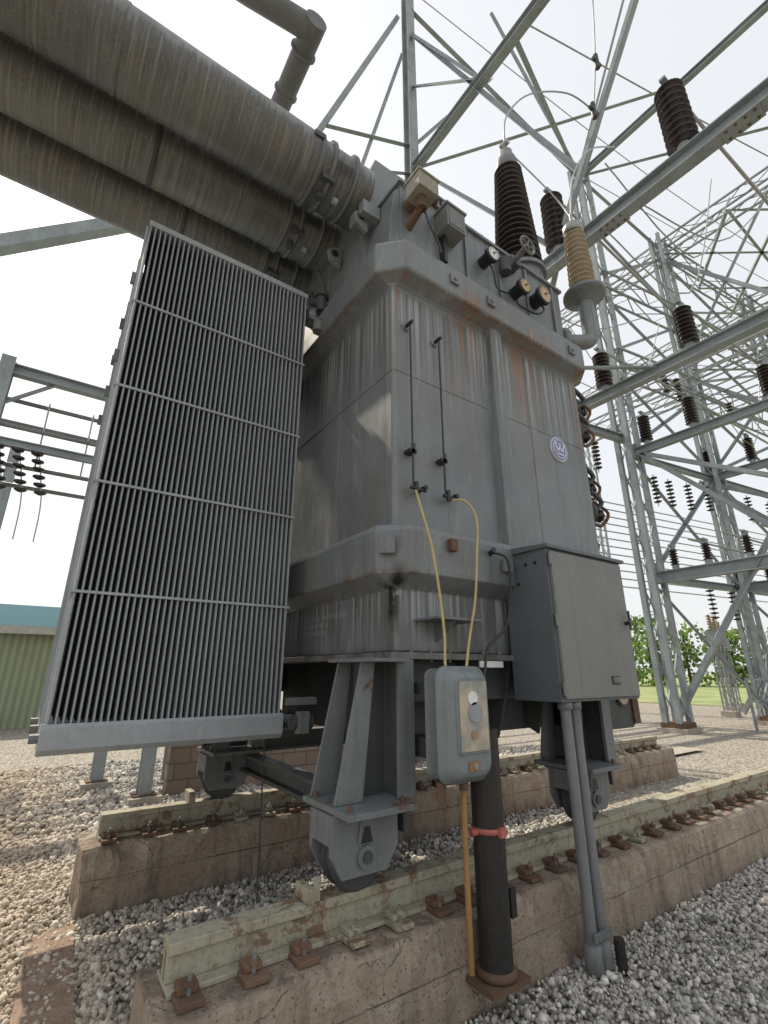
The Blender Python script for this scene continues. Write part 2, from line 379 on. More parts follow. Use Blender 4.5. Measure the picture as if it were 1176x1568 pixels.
def gauge(x,z,r,face,y=2.43):
    b.cyl((x,y,z),(x,y-.10,z),r*.75,M_blackm,seg=20)
    b.lathe([(r*.8,.10),(r,.11),(r,.15),(r*.88,.158),(r*.86,.15)],(x,y,z),M_blackm,axis=(0,-1,0),seg=28)
    b.cyl((x,y-.145,z),(x,y-.159,z),r*.84,face,seg=28)
    for k in range(9):
        a=math.radians(-30+k*30); b.beam((x+math.cos(a)*r*.62,y-.160,z+math.sin(a)*r*.62),(x+math.cos(a)*r*.78,y-.160,z+math.sin(a)*r*.78),.005,.003,M_blackm,up=(0,1,0))
    b.beam((x,y-.162,z),(x+r*.45,y-.162,z+r*.4),.008,.004,M_blackm,up=(0,1,0))
    b.cyl((x,y-.15,z),(x,y-.168,z),r*.12,M_blackm,seg=10)
gauge(2.86,5.40,.08,M_white); gauge(3.30,5.26,.085,M_dial); gauge(3.62,5.32,.105,M_dial)
c=Vector((3.28,2.18,5.68))
pts=[c+Vector((math.cos(a)*.10,0,math.sin(a)*.10)) for a in [2*math.pi*i/20 for i in range(21)]]
b.tube(pts,.013,M_leg,8,1)
for a in range(5):
    an=2*math.pi*a/5; b.cyl(c,c+Vector((math.cos(an)*.1,0,math.sin(an)*.1)),.009,M_leg,seg=6)
b.cyl(c,(3.28,2.45,5.60),.03,M_leg); b.cyl((3.28,2.33,5.62),(3.28,2.43,5.6),.08,M_under); b.cyl((3.12,2.36,5.55),(3.12,2.36,5.38),.06,M_under); b.cyl((3.28,2.36,5.62),(3.12,2.36,5.5),.04,M_under)
b.tube([(2.86,2.33,5.32),(2.84,2.28,5.15),(2.9,2.3,5.02),(2.93,2.2,4.9)],.008,M_blackm)
b.tube([(3.62,2.33,5.22),(3.6,2.3,5.12),(3.5,2.33,5.05),(3.3,2.38,5.1),(3.3,2.38,5.2)],.01,M_blackm)
b.tube([(1.97,2.24,5.3),(1.99,2.2,5.1),(2.08,2.2,4.95),(2.1,2.2,4.86)],.009,M_blackm)
b.build('gauges_and_valves',T)
b=B()
for x,zt in ((1.87,4.15),(2.16,4.13)):
    b.cyl((x,2.34,2.78),(x,2.34,zt),.007,M_blackm,seg=8)
    b.cyl((x,2.39,zt),(x-.0,2.31,zt),.014,M_blackm,seg=10); b.cyl((x,2.40,zt),(x,2.385,zt),.035,M_tank)
    b.box((x-.03,2.33,3.05),(x+.03,2.40,3.075),M_blackm); b.box((x-.016,2.33,3.05),(x+.016,2.335,3.12),M_blackm)
    b.cyl((x-.03,2.33,2.78),(x+.10,2.33,2.78),.012,M_blackm,seg=10); b.cyl((x+.02,2.33,2.75),(x+.02,2.33,2.83),.015,M_blackm,seg=10)
    b.cyl((x+.09,2.40,2.80),(x+.09,2.31,2.80),.017,M_blackm,seg=10)
b.tube([(1.88,2.33,2.77),(1.88,2.27,2.6),(1.885,2.19,2.35),(1.91,2.16,2.05),(1.90,2.12,1.80),(1.86,2.08,1.66),(1.85,2.06,1.60)],.0085,M_yel,8,6)
b.tube([(2.20,2.32,2.76),(2.27,2.25,2.74),(2.31,2.20,2.6),(2.28,2.19,2.35),(2.22,2.17,2.05),(2.12,2.14,1.8),(2.02,2.08,1.62)],.0085,M_yel,8,6)
b.tube([(2.50,2.24,2.40),(2.56,2.18,2.36),(2.57,2.17,2.2),(2.5,2.17,1.9),(2.3,2.16,1.75),(2.22,2.13,1.6),(2.1,2.08,1.45)],.009,M_blackm,8,6)
b.cyl((2.50,2.27,2.40),(2.46,2.2,2.41),.018,M_blackm,seg=10)
b.build('thermometer_rods_and_hoses',T)
b=B(); ex,ez=3.68,3.60
b.cyl((ex,2.399,ez),(ex,2.384,ez),.125,M_white,seg=40); b.cyl((ex,2.386,ez),(ex,2.380,ez),.115,M_blue,seg=40)
ring=[(ex+math.cos(a)*.094,2.379,ez+math.sin(a)*.094) for a in [2*math.pi*i/36 for i in range(37)]]
b.tube(ring,.005,M_white,6,1)
W=[(-.062,.035),(-.03,-.03),(0,.03),(.03,-.03),(.062,.035)]
for (a0,a1),(c0,c1) in zip(W[:-1],W[1:]): b.beam((ex+a0,2.377,ez+a1),(ex+c0,2.377,ez+c1),.013,.006,M_white,up=(0,1,0))
for a0,a1 in ((-.062,.045),(0,.045),(.062,.045)): b.cyl((ex+a0,2.38,ez+a1),(ex+a0,2.372,ez+a1),.011,M_white,seg=12)
b.beam((ex-.045,2.377,ez-.055),(ex+.045,2.377,ez-.055),.012,.006,M_white,up=(0,1,0))
b.build('emblem_plate',T)
cu=bpy.data.curves.new('stencil_text','FONT'); cu.body="DANGER  HIGH VOLTAGE\nMASS 94300 LB\nOIL 4120 GAL"; cu.size=.055; cu.extrude=.0005
o=bpy.data.objects.new('stencil_text',cu); o.location=(1.748,3.62,1.98); o.rotation_euler=(math.radians(90),0,math.radians(-90)); cu.materials.append(M_fin)
S.collection.objects.link(o); o.parent=T
b=B()
b.box((2.0,2.72,1.18),(3.95,4.6,1.675),M_under)
b.box((1.85,2.52,1.42),(4.05,2.60,1.675),M_under); b.box((1.85,4.7,1.42),(4.05,4.78,1.675),M_under)
for x in (2.35,2.8,3.25,3.7): b.prism([(2.42,1.675),(2.71,1.675),(2.71,1.2),(2.60,1.15)],'X',x,x+.02,M_under)
b.box((1.62,3.85,1.10),(1.78,4.1,1.2),M_under)
b.prism([(3.95,1.675),(4.62,1.675),(4.70,1.6),(4.70,1.2),(4.62,1.12),(3.95,1.12)],'Y',2.60,2.70,M_under)
b.cyl((4.47,2.585,1.40),(4.47,2.72,1.40),.10,M_blackm,seg=20); b.cyl((4.47,2.575,1.40),(4.47,2.59,1.40),.08,M_insb,seg=20)
b.box((4.62,2.58,1.15),(4.72,2.60,1.65),M_rust)
# small bolts along base flange
for i in range(16):
    x=1.85+i*.155
    if x<4.1: b.cyl((x,2.37,1.66),(x,2.37,1.735),.013,M_leg,seg=6)
b.build('underframe',T,.006)
def truck(name,cx,cy):
    b=B()
    b.box((cx-.17,cy-.24,.93),(cx+.24,cy+.26,.958),M_leg)
    xi=cx+.24
    b.prism([(cx-.15,.96),(cx+.02,.96),(cx+.09,1.655),(cx+.0,1.655)],'Y',cy+.20,cy+.215,M_leg)
    b.prism([(cx-.15,.96),(cx+.02,.96),(cx+.09,1.655),(cx+.0,1.655)],'Y',cy-.06,cy-.045,M_leg)
    b.prism([(cx+.02,.96),(cx+.22,.96),(cx+.22,1.655),(cx+.10,1.655)],'Y',cy+.04,cy+.05,M_under)
    b.box((cx-.02,cy-.20,1.656),(xi,cy+.30,1.674),M_leg)
    b.box((xi,cy-.12,.80),(xi+.02,cy+.42,1.67),M_under)
    b.box((xi-.04,cy-.14,.965),(xi+.07,cy-.115,1.67),M_leg); b.box((xi+.05,cy-.113,.965),(xi+.07,cy+.0,1.67),M_leg)
    for y in (cy-.12,cy+.09):
        pl=[(cx-.19,.93),(cx-.19,.76),(cx-.13,.66),(cx+.13,.66),(cx+.20,.76),(cx+.20,.93)]
        b.prism(pl,'Y',y,y+.03,M_leg)
        b.cyl((cx,y-.02,.74),(cx,y+.05,.74),.05,M_leg,seg=18); b.cyl((cx,y-.032,.74),(cx,y+.02,.74),.028,M_under,seg=12)
        b.prism([(cx-.03,.925),(cx+.03,.925),(cx+.05,.80),(cx-.05,.80)],'Y',y-.012,y-.001,M_leg)
        b.prism([(cx-.016,.87),(cx+.016,.87),(cx+.035,.80),(cx-.035,.80)],'Y',y-.016,y-.013,M_blackm)
    for dx in (-.13,.19):
        for dy in (-.18,.18): b.cyl((cx+dx,cy+dy,.915),(cx+dx,cy+dy,.985),.014,M_rust,seg=6)
    b.box((cx-.19,cy-.089,.80),(cx-.17,cy+.089,.928),M_leg)
    b.lathe([(.05,-.07),(.14,-.065),(.155,-.05),(.155,-.035),(.14,-.03),(.14,.03),(.155,.035),(.155,.05),(.14,.065),(.05,.07)],(cx,cy+.0,.725),M_under,axis=(0,1,0),seg=32)
    b.build(name,T,.005)
truck('wheel_truck_1',1.50,2.44); truck('wheel_truck_2',1.50,4.64); truck('wheel_truck_3',3.46,2.44); truck('wheel_truck_4',3.46,4.64)
b=B(); b.ibeam((1.66,2.72,.86),(1.66,4.5,.86),.12,.14,M_under); b.ibeam((1.75,4.6,1.0),(3.3,4.6,1.0),.12,.16,M_under); b.build('cross_beam',T)
b=B()
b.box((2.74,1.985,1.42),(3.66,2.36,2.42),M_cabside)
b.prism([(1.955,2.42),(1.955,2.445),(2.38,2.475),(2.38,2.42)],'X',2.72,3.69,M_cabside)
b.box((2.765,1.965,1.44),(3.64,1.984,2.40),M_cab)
b.box((3.30,1.958,1.52),(3.40,1.965,1.575),M_blackm); b.box((3.305,1.955,1.53),(3.395,1.959,1.568),M_leg)
b.cyl((3.59,1.965,1.95),(3.59,1.93,1.95),.014,M_blackm,seg=10); b.box((3.58,1.925,1.90),(3.60,1.935,2.04),M_blackm)
for z in (1.50,1.93,2.34): b.cyl((2.752,1.963,z-.04),(2.752,1.963,z+.04),.012,M_cab,seg=10)
for y,z in ((2.08,2.33),(2.16,2.33),(2.24,2.2)): b.cyl((2.742,y,z),(2.734,y,z),.013,M_blackm,seg=10)
b.box((2.9,2.36,1.6),(3.0,2.42,2.3),M_under); b.box((3.4,2.36,1.6),(3.5,2.42,2.3),M_under)
b.build('control_cabinet',T,.008,3)
b=B()
for x in (2.84,2.935):
    b.cyl((x,2.04,.0),(x,2.04,1.42),.033,M_cond,seg=18); b.lathe([(.034,0),(.046,.005),(.046,.05),(.034,.055)],(x,2.04,1.37),M_cond)
    b.lathe([(.035,0),(.05,.01),(.05,.13),(.035,.14)],(x,2.04,.02),M_cond); 
b.box((2.80,1.99,.18),(2.975,2.0,.22),M_leg); b.cyl((3.01,1.98,-.02),(3.01,1.98,.16),.03,M_black)
b.build('cabinet_conduits',T)
b=B()
def rrect(x0,x1,z0,z1,r,n=6):
    p=[]
    for cx,cz,a0 in ((x1-r,z1-r,0),(x0+r,z1-r,90),(x0+r,z0+r,180),(x1-r,z0+r,270)):
        for i in range(n+1):
            a=math.radians(a0+90*i/n); p.append((cx+math.cos(a)*r,cz+math.sin(a)*r))
    return p
def rloft(b,layers,m):
    n=len(layers[0][1]); vs=[];fs=[]
    for y,pl in layers: vs+=[(x,y,z) for x,z in pl]
    for k in range(len(layers)-1):
        for i in range(n): fs.append((k*n+i,k*n+(i+1)%n,(k+1)*n+(i+1)%n,(k+1)*n+i))
    b.add(vs,fs,m,True); b.add(vs[:n],[tuple(range(n))],m); b.add(vs[-n:],[tuple(range(n))[::-1]],m)
x0,x1,z0,z1=1.765,2.095,1.07,1.62
rloft(b,[(2.15,rrect(x0,x1,z0,z1,.05)),(2.06,rrect(x0,x1,z0,z1,.06)),(2.055,rrect(x0-.012,x1+.012,z0-.012,z1+.012,.07)),(2.03,rrect(x0-.012,x1+.012,z0-.012,z1+.012,.07)),(2.025,rrect(x0+.004,x1-.004,z0+.004,z1-.004,.07)),(1.99,rrect(x0+.012,x1-.012,z0+.012,z1-.012,.07)),(1.972,rrect(x0+.035,x1-.035,z0+.035,z1-.035,.06)),(1.968,rrect(x0+.05,x1-.05,z0+.05,z1-.05,.05))],M_meter)
rloft(b,[(1.969,rrect(1.822,2.052,1.20,1.57,.02,3)),(1.958,rrect(1.826,2.048,1.204,1.566,.02,3))],M_meter)
b.box((1.838,1.952,1.216),(2.036,1.959,1.554),M_glass)
b.cyl((1.93,1.953,1.47),(1.93,1.947,1.47),.035,M_white,seg=24); b.cyl((1.945,1.953,1.40),(1.945,1.947,1.40),.05,M_fin,seg=24); b.cyl((1.93,1.953,1.29),(1.93,1.947,1.29),.022,M_copper,seg=20)
b.box((1.895,1.957,1.125),(1.965,1.972,1.165),M_orange); b.cyl((1.93,1.95,1.145),(1.93,1.965,1.145),.014,M_steel,seg=10)
b.box((1.85,2.15,1.15),(2.0,2.45,1.25),M_under); b.box((1.85,2.15,1.48),(2.0,2.45,1.54),M_under)
b.cyl((1.80,2.08,1.07),(1.80,2.08,.98),.025,M_rust)
b.build('gauge_housing',T)
b=B(); b.box((2.36,2.30,1.63),(2.58,2.31,1.67),M_white); b.build('tag_plate',T)
b=B()
for i in range(8):
    z=2.55+i*.32; y=2.75+.1*math.sin(i*2)
    b.cyl((4.15,y,z),(4.45,y,z),.05,M_under); b.lathe([(.05,0),(.11,.01),(.11,.05),(.05,.06)],(4.30,y,z),M_rust,axis=(1,0,0))
    b.lathe([(.05,0),(.13,.01),(.13,.04),(.05,.05)],(4.42,y,z),M_under,axis=(1,0,0))
    b.tube([(4.45,y,z),(4.55,y,z+.02),(4.70,y-.05,z+.15),(4.5,y-.05,z+.25)],.026,M_under,8,4)
    b.tube([(4.45,y,z-.05),(4.70,y,z-.1),(4.80,y-.05,z+.05),(4.62,y,z+.16)],.018,M_rust,8,4)
    b.lathe(shedprof(3,0,.28,.08,.07,.035),(4.5,y+.05,z),M_ins,axis=(1,-.2,.1),seg=14)
b.cyl((4.5,2.85,1.75),(4.5,2.85,5.0),.05,M_under); b.cyl((4.68,2.95,2.2),(4.68,2.95,4.8),.04,M_under)
b.build('side_cooling_gear',T)
b=B(); hx,hy=3.97,2.80
b.cyl((hx,hy,5.75),(hx,hy,6.12),.27,M_tank,seg=28); b.cyl((hx,hy,6.12),(hx,hy,6.17),.31,M_tank,seg=28)
b.lathe(shedprof(19,6.18,8.0,.29,.175,.17),(hx,hy,0),M_ins,seg=36)
b.lathe([(.11,7.98),(.14,8.02),(.14,8.12),(.11,8.22),(.09,8.24),(.09,8.32),(.03,8.36),(.03,8.5)],(hx,hy,0),M_cond)
b.cyl((hx-.1,hy,8.4),(hx+.1,hy,8.4),.02,M_wire); b.cyl((hx,hy-.06,8.5),(hx,hy+.06,8.5),.04,M_wire)
b.build('high_voltage_bushing',T)
b=B(); hx,hy=4.50,2.33
b.cyl((hx,hy,5.2),(hx,hy,5.78),.085,M_tank,seg=20); b.lathe([(.09,5.7),(.20,5.78),(.235,5.79),(.235,5.83),(.10,5.86)],(hx,hy,0),M_leg)
b.tube([(hx,hy,5.3),(hx,hy,5.22),(hx-.08,hy+.05,5.15),(hx-.4,hy+.25,5.15)],.085,M_tank,18,5)
b.lathe([(.085,0),(.13,.01),(.13,.05),(.085,.06)],(4.2,2.5,5.15),M_tank,axis=(-1,0,0))
b.lathe(shedprof(12,5.86,6.78,.155,.12,.09),(hx,hy,0),M_insb,seg=26)
b.lathe([(.10,6.78),(.12,6.8),(.12,6.88),(.06,6.93),(.02,6.96),(.02,7.1)],(hx,hy,0),M_wire)
b.build('neutral_bushing',T)
b=B()
for x,y in ((3.0,3.6),(3.4,4.2)):
    b.cyl((x,y,5.75),(x,y,6.2),.10,M_tank); b.lathe(shedprof(7,6.2,6.8,.16,.12,.09),(x,y,0),M_ins,seg=20)
b.build('low_voltage_bushings',T)

# ------------------------------------------------------------ radiators
R=empty('radiator_bank')
for k,(ya,yb) in enumerate(((3.37,3.82),(3.98,4.43),(4.59,5.04))):
    b=B(); n=38; xa,xb=.10,1.45
    for i in range(n):
        x=xa+(xb-xa)*i/(n-1)
        b.prism([(x-.007,ya+.012),(x-.003,ya),(x+.003,ya),(x+.007,ya+.012),(x+.007,yb-.012),(x,yb),(x-.007,yb-.012)],'Z',1.33,4.95,M_fin)
    b.box((xa+.02,ya+.10,1.36),(xb-.02,yb-.16,4.92),M_gapshade)  # dark filler box added so the fin gaps read as deep shade
    for z in (4.21,3.49,2.77,2.06): b.box((xa-.02,ya-.008,z-.008),(xb+.02,ya+.006,z+.008),M_fin); b.box((xa-.02,yb-.006,z-.009),(xb+.02,yb+.008,z+.009),M_fin); b.box((xa-.022,ya,z-.009),(xa-.012,yb,z+.009),M_fin)
    b.box((xa-.015,ya-.005,4.95),(xb+.015,yb,5.0),M_fin); 
    b.prism([(ya-.015,1.20),(ya+.01,1.17),(yb-.01,1.17),(yb,1.20),(yb,1.30),(ya-.0,1.33),(ya-.015,1.31)],'X',xa-.025,xb+.025,M_fin)
    b.box((xa-.03,ya+.02,1.33),(xa-.016,ya+.05,4.95),M_fin); b.box((xa-.03,yb-.05,1.33),(xa-.016,yb-.02,4.95),M_fin)
    yc=(ya+yb)/2
    for z in (4.86,1.25): 
        b.cyl((xb,yc-.05,z),(1.76,yc-.05,z),.055,M_fin); b.lathe([(.055,0),(.10,.005),(.10,.03),(.055,.035)],(xb+.04,yc-.05,z),M_under,axis=(1,0,0)); b.lathe([(.055,0),(.10,.005),(.10,.03),(.055,.035)],(xb+.17,yc-.05,z),M_under,axis=(1,0,0))
    b.cyl((1.56,yc-.2,1.25),(1.56,yc,1.25),.03,M_leg)
    b.cyl((xa-.02,ya+.1,1.25),(xa-.07,ya+.1,1.25),.025,M_leg,seg=10); b.box((xa-.06,ya+.05,4.4),(xa-.016,ya+.08,4.5),M_leg); b.box((xa-.06,yb-.08,3.9),(xa-.016,yb-.05,4.0),M_leg)
    b.build('radiator_panel_%d'%(k+1),R)
b=B()
for z in (1.4,4.8):
    b.beam((1.5,3.42,z),(1.75,3.42,z),.05,.05,M_leg)
b.cyl((1.60,3.36,5.02),(1.60,3.36,4.86),.05,M_under); b.cyl((1.60,3.36,5.07),(1.60,3.36,5.02),.07,M_under); b.cyl((1.5,3.38,4.95),(1.72,3.38,4.95),.04,M_under)
b.cyl((1.58,3.36,4.72),(1.58,3.36,4.62),.05,M_leg); b.cyl((1.52,3.30,1.27),(1.66,3.30,1.27),.05,M_under); b.box((1.54,3.24,1.20),(1.62,3.30,1.34),M_leg)
b.tube([(1.60,3.4,5.07),(1.64,3.38,5.2),(1.55,3.36,5.3)],.018,M_under)
b.build('radiator_valves',R)

# ------------------------------------------------------------ bus ducts
def ductmat():
    m,nt,bb=newmat('duct_weathered'); v=coords(nt); X,Y,Z=sepxyz(nt)
    big=noise(nt,v,.9,4,.6); c=mix(nt,mr(nt,big,.3,.7),(.15,.17,.175),(.23,.25,.25))
    fr=noise(nt,coords(nt,(30,.6,.6)),1.2,4,.65); low=noise(nt,v,1.6,3,.5)
    zz=mul(nt,Z,mul(nt,mul(nt,fr,.42),mul(nt,low,.22),'ADD'),'ADD')
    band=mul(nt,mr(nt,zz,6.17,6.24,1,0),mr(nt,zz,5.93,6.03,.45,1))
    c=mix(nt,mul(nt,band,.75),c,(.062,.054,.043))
    fr2=noise(nt,coords(nt,(40,1,1)),1.2,3,.6)
    c=mix(nt,mul(nt,mr(nt,fr2,.52,.66,0,.5),mr(nt,Z,6.1,5.8)),c,(.30,.28,.23))
    gr=noise(nt,v,4,5,.75); c=mix(nt,mr(nt,gr,.52,.70,0,.5),c,(.18,.145,.105))
    c=mix(nt,mr(nt,noise(nt,v,45,3,.7),.52,.8,0,.35),c,(.34,.34,.31))
    nt.links.new(c,bb.inputs['Base Color']); nt.links.new(mr(nt,gr,.3,.7,.34,.6),bb.inputs['Roughness'])
    bump(nt,bb,gr,.12,.01); return m
M_d=ductmat()
Dk=empty('bus_duct')
for k,y in enumerate((2.90,3.52,4.14)):
    b=B(); r=.285; z=5.90
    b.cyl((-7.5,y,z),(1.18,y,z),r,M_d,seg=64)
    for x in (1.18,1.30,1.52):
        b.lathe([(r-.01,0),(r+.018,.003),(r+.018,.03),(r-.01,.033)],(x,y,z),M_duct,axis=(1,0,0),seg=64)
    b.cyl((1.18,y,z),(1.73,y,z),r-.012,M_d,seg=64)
    for i in range(14): b.beam((1.32+i*.013,y-r*.97,z-.06),(1.32+i*.013,y-r*.97+.02,z-.16),.004,.012,M_under) if i%2 else None
    for x in (-.35,-3.4,-6): b.lathe([(r,0),(r+.006,.002),(r+.006,.04),(r,.042)],(x+k*.35,y,z),M_under if k else M_d,axis=(1,0,0),seg=64)
    b.cyl((1.28,y-.05,z-r-.05),(1.28,y-.05,z-r+.02),.03,M_under); b.cyl((1.40,y-.08,z-r-.02),(1.44,y-.08,z-r-.02),.03,M_steel)
    b.box((1.24,y-.20,z-.255),(1.36,y-.16,z-.20),M_under)
    b.box((1.10,y-r-.02,z+.02),(1.2,y-r+.02,z+.07),M_under)
    b.build('duct_pipe_%d'%(k+1),Dk)
b=B(); 
b.tube([(-3,5.95,13.2),(.9,5.55,13.2),(2.0,5.4,13.2)],.21,M_duct,20,1)
b.cyl((2.08,5.2,13.2),(2.08,8.9,13.2),.21,M_duct,seg=24); b.cyl((2.08,8.7,13.4),(2.08,8.7,0),.21,M_duct,seg=24)
b.lathe([(.2,0),(.26,.01),(.26,.06),(.2,.07)],(2.08,5.75,13.2),M_duct,axis=(0,1,0)); b.lathe([(.2,0),(.25,.01),(.25,.05),(.2,.06)],(2.08,6.6,13.2),M_duct,axis=(0,1,0))
b.build('overhead_pipe')

# ------------------------------------------------------------ foundations
def slabconc(name,x0,x1,y0,y1,z1):
    b=B(); n=200; vs=[];fs=[]
    prof=[(y0-.015,-.1),(y0-.012,z1*.35),(y0-.008,z1*.7),(y0,z1-.025),(y0+.02,z1-.004),(y0+.06,z1),(y0+.2,z1+.002),(y1-.03,z1),(y1,z1-.03),(y1+.01,-.1)]
    for i in range(n+1):
        x=x0+(x1-x0)*i/n
        chip=max(0,mnoise.noise(Vector((x*4.3,y0,7)))-.12)*.10
        for j,(y,z) in enumerate(prof):
            k=mnoise.noise(Vector((x*3,y*5,z*5)))*.012+mnoise.noise(Vector((x*11,y*9,z*13)))*.009
            ch=chip if j in (3,4) else 0
            vs.append((x+(k*2 if i in(0,n) else 0),y+k+ch*.5,z+k*.6-ch))
    P=len(prof)
    for i in range(n):
        for j in range(P-1): fs.append((i*P+j,i*P+j+1,(i+1)*P+j+1,(i+1)*P+j)[::-1])
    fs.append(tuple(range(P))); fs.append(tuple(range(n*P,n*P+P))[::-1])
    b.add(vs,fs,M_conc); return b.build(name)
slabconc('concrete_foundation_beam',.57,12.5,2.19,2.66,.42)
slabconc('concrete_foundation_beam',.50,8.9,4.40,4.88,.42)
def rail(x0,x1,y):
    b=B(); z=.424
    b.box((x0,y-.10,z),(x1,y+.10,z+.02),M_rail); b.box((x0,y-.035,z+.02),(x1,y-.015,z+.115),M_rail); b.box((x0,y+.015,z+.02),(x1,y+.035,z+.115),M_rail)
    b.box((x0,y-.055,z+.115),(x1,y+.055,z+.155),M_rail)
    x=x0+.07
    while x<x1-.1:
        for sd in (-1,1):
            yy=y+sd*.15; o=random.uniform(-.02,.02); mm=M_rust if random.random()<.7 else M_rail
            b.box((x-.05+o,yy-.055,z),(x+.05+o,yy+.055,z+.022),mm)
            b.box((x-.038+o,min(yy,yy-sd*.075),z+.023),(x+.038+o,max(yy,yy-sd*.075),z+.05),mm)
            b.cyl((x+o,yy,z+.02),(x+o,yy,z+.085),.010,M_leg,seg=8); b.cyl((x+o,yy,z+.05),(x+o,yy,z+.068),.020,mm,seg=6)
        x+=.245
    b.build('steel_rail',None,.003,1)
rail(.63,12.4,2.44); rail(.60,8.8,4.64)
b=B(); b.box((1.22,2.37,.582),(1.26,2.51,.64),M_rail); b.box((1.26,2.38,.582),(1.29,2.40,.68),M_rail)
b.box((1.22,4.55,.582),(1.27,4.72,.66),M_rail); b.build('wheel_stop',None,.004)
b=B(); px,py=2.13,2.09
b.cyl((px,py,.19),(px,py,1.30),.083,M_black,seg=32)
b.box((px-.13,py-.10,.165),(px+.13,py+.095,.19),M_rust); b.lathe([(.084,0),(.10,.01),(.10,.03),(.084,.04)],(px,py,.19),M_rust)
b.lathe([(.084,0),(.09,.003),(.09,.024),(.084,.027)],(px,py,.80),M_pink,seg=32); b.box((px-.02,py-.108,.792),(px+.02,py-.085,.835),M_pink)
b.cyl((px-.13,py,.81),(px-.08,py,.81),.018,M_pink,seg=10)
b.box((px+.07,py-.06,.42),(px+.11,py+.02,.55),M_blackm)
b.build('cable_riser_pipe')
b=B(); b.tube([(1.94,2.06,1.1),(1.94,2.07,.8),(1.95,2.08,.5),(1.96,2.09,.24)],.015,M_orange,10,4); b.cyl((1.94,2.06,1.02),(1.94,2.06,1.1),.024,M_rust)
b.build('rusty_conduit')
b=B(); b.tube([(1.63,4.05,1.1),(1.62,4.0,.6),(1.6,3.9,0)],.007,M_under); b.build('ground_cable')
b=B(); n=20; vs=[];fs=[]
for i in range(n+1):
    for j in range(5):
        e=.012*mnoise.noise(Vector((i*1.3,j,3))); x=.17+.075*i/n+ j*.065+(e if j in(0,4) else 0); y=2.75+1.5*i/n+.02*j; vs.append((x,y,.030+.010*mnoise.noise(Vector((x*8,y*4,0)))))
for i in range(n):
    for j in range(4): fs.append((i*5+j,i*5+j+1,(i+1)*5+j+1,(i+1)*5+j))
b.add(vs,fs,M_edge); o=b.build('concrete_edging'); o.modifiers.new('s','SOLIDIFY').thickness=.03

# ------------------------------------------------------------ substation structure
def lattice(b,p0,p1,w,h,n,leg,br,m,up=(0,0,1)):
    p0,p1,r,u=b.frame(p0,p1,up); cs=[(-1,-1),(1,-1),(1,1),(-1,1)]
    C=[(r*a*w/2+u*c*h/2) for a,c in cs]
    for c in C: b.beam(p0+c,p1+c,leg,leg,m,up)
    for k in range(4):
        a,c=C[k],C[(k+1)%4]
        for i in range(n):
            A=p0.lerp(p1,i/n);Bb=p0.lerp(p1,(i+1)/n)
            s,e=(a,c) if i%2==0 else (c,a)
            b.beam(A+s,Bb+e,br,br*.4,m,up)
cols=[(15.2,7.25,22,.62,.15),(19.8,6.5,20.5,.6,.13),(27,5.6,20.5,.6,.1),(7.2,18,20,.5,.1),(15.2,17,20,.6,.1),(20,16.5,20,.6,.1),(28,16,20,.6,.1),(34,5,18,.6,.1)]
for x,y,h,w,lg in cols:
    b=B(); lattice(b,(x,y,.25),(x,y,h),w,w*.6,int(h/1.0),lg,.045,M_steel)
    b.box((x-w*.75,y-w*.65,-.05),(x+w*.75,y+w*.65,.12),M_concg); b.box((x-w*.6,y-w*.5,.12),(x+w*.6,y+w*.5,.26),M_rust)
    b.build('lattice_column')
b=B(); b.ibeam((7,8.5,.1),(7,8.5,28),.34,.34,M_steel,.03); b.box((6.6,8.1,-.05),(7.4,8.9,.12),M_concg); b.build('steel_column')
G=empty('steel_gantry')
b=B()
b.ibeam((7,-7,9.35),(7,8.5,9.35),.24,.30,M_steel); b.ibeam((7,-7,16.9),(7,8.5,16.9),.24,.28,M_steel)
b.ibeam((10.5,-7,8.2),(10.5,8,8.2),.22,.26,M_steel)
b.ibeam((15.2,-7,8.6),(15.2,7.2,8.6),.22,.26,M_steel); b.ibeam((15.2,-7,4.35),(15.2,7.2,4.35),.3,.34,M_steel)
b.ibeam((15.2,-7,21.7),(15.2,7.2,21.7),.2,.24,M_steel)
b.ibeam((19.8,-7,8.6),(19.8,6.5,8.6),.22,.26,M_steel); b.ibeam((19.8,-7,4.4),(19.8,6.5,4.4),.3,.3,M_steel)
b.ibeam((2.5,9,13),(7,8.7,13),.2,.26,M_steel); b.ibeam((7,8.5,9.2),(15.2,7.3,9.2),.2,.26,M_steel)
b.ibeam((2.5,9,0),(2.5,9,13),.2,.26,M_steel)
# splice plates and bolts on the near beam
for y in (-1.5,.9,2.9,5.2): b.box((6.86,y-.25,9.18),(7.14,y+.25,9.197),M_steel2); [b.cyl((7+dx,y+dy,9.16),(7+dx,y+dy,9.185),.02,M_rust,seg=6) for dx in (-.08,.08) for dy in (-.18,-.06,.06,.18)]
b.build('main_beams',G)
b=B()
def tr(p0,p1,w=.55,h=.8,n=None,leg=.07,br=.04):
    L=(Vector(p1)-Vector(p0)).length; lattice(b,p0,p1,w,h,n or max(4,int(L/1.1)),leg,br,M_steel2)
for z in (12.4,16.0,19.6): tr((19.8,6.5,z),(27,5.6,z)); tr((27,5.6,z),(34,5,z))
tr((15.2,7.25,12.4),(19.8,6.5,12.4)); tr((15.2,7.25,16.0),(19.8,6.5,16.0))
for z in (19.6,13.4): tr((19.8,6.5,z),(19.8,-7,z))
tr((27,5.6,19.6),(27,-7,19.6)); tr((27,5.6,12),(27,-7,12)); tr((23.4,6,16.2),(23.4,-7,16.2))
tr((15.2,17,19.5),(28,16,19.5)); tr((15.2,17,13),(28,16,13)); tr((19.8,6.5,19.6),(20,16.5,19.6)); tr((27,5.6,19.6),(28,16,19.6))
tr((19.8,6.5,12.6),(20,16.5,12.6)); tr((7.2,18,19.5),(15.2,17,19.5))
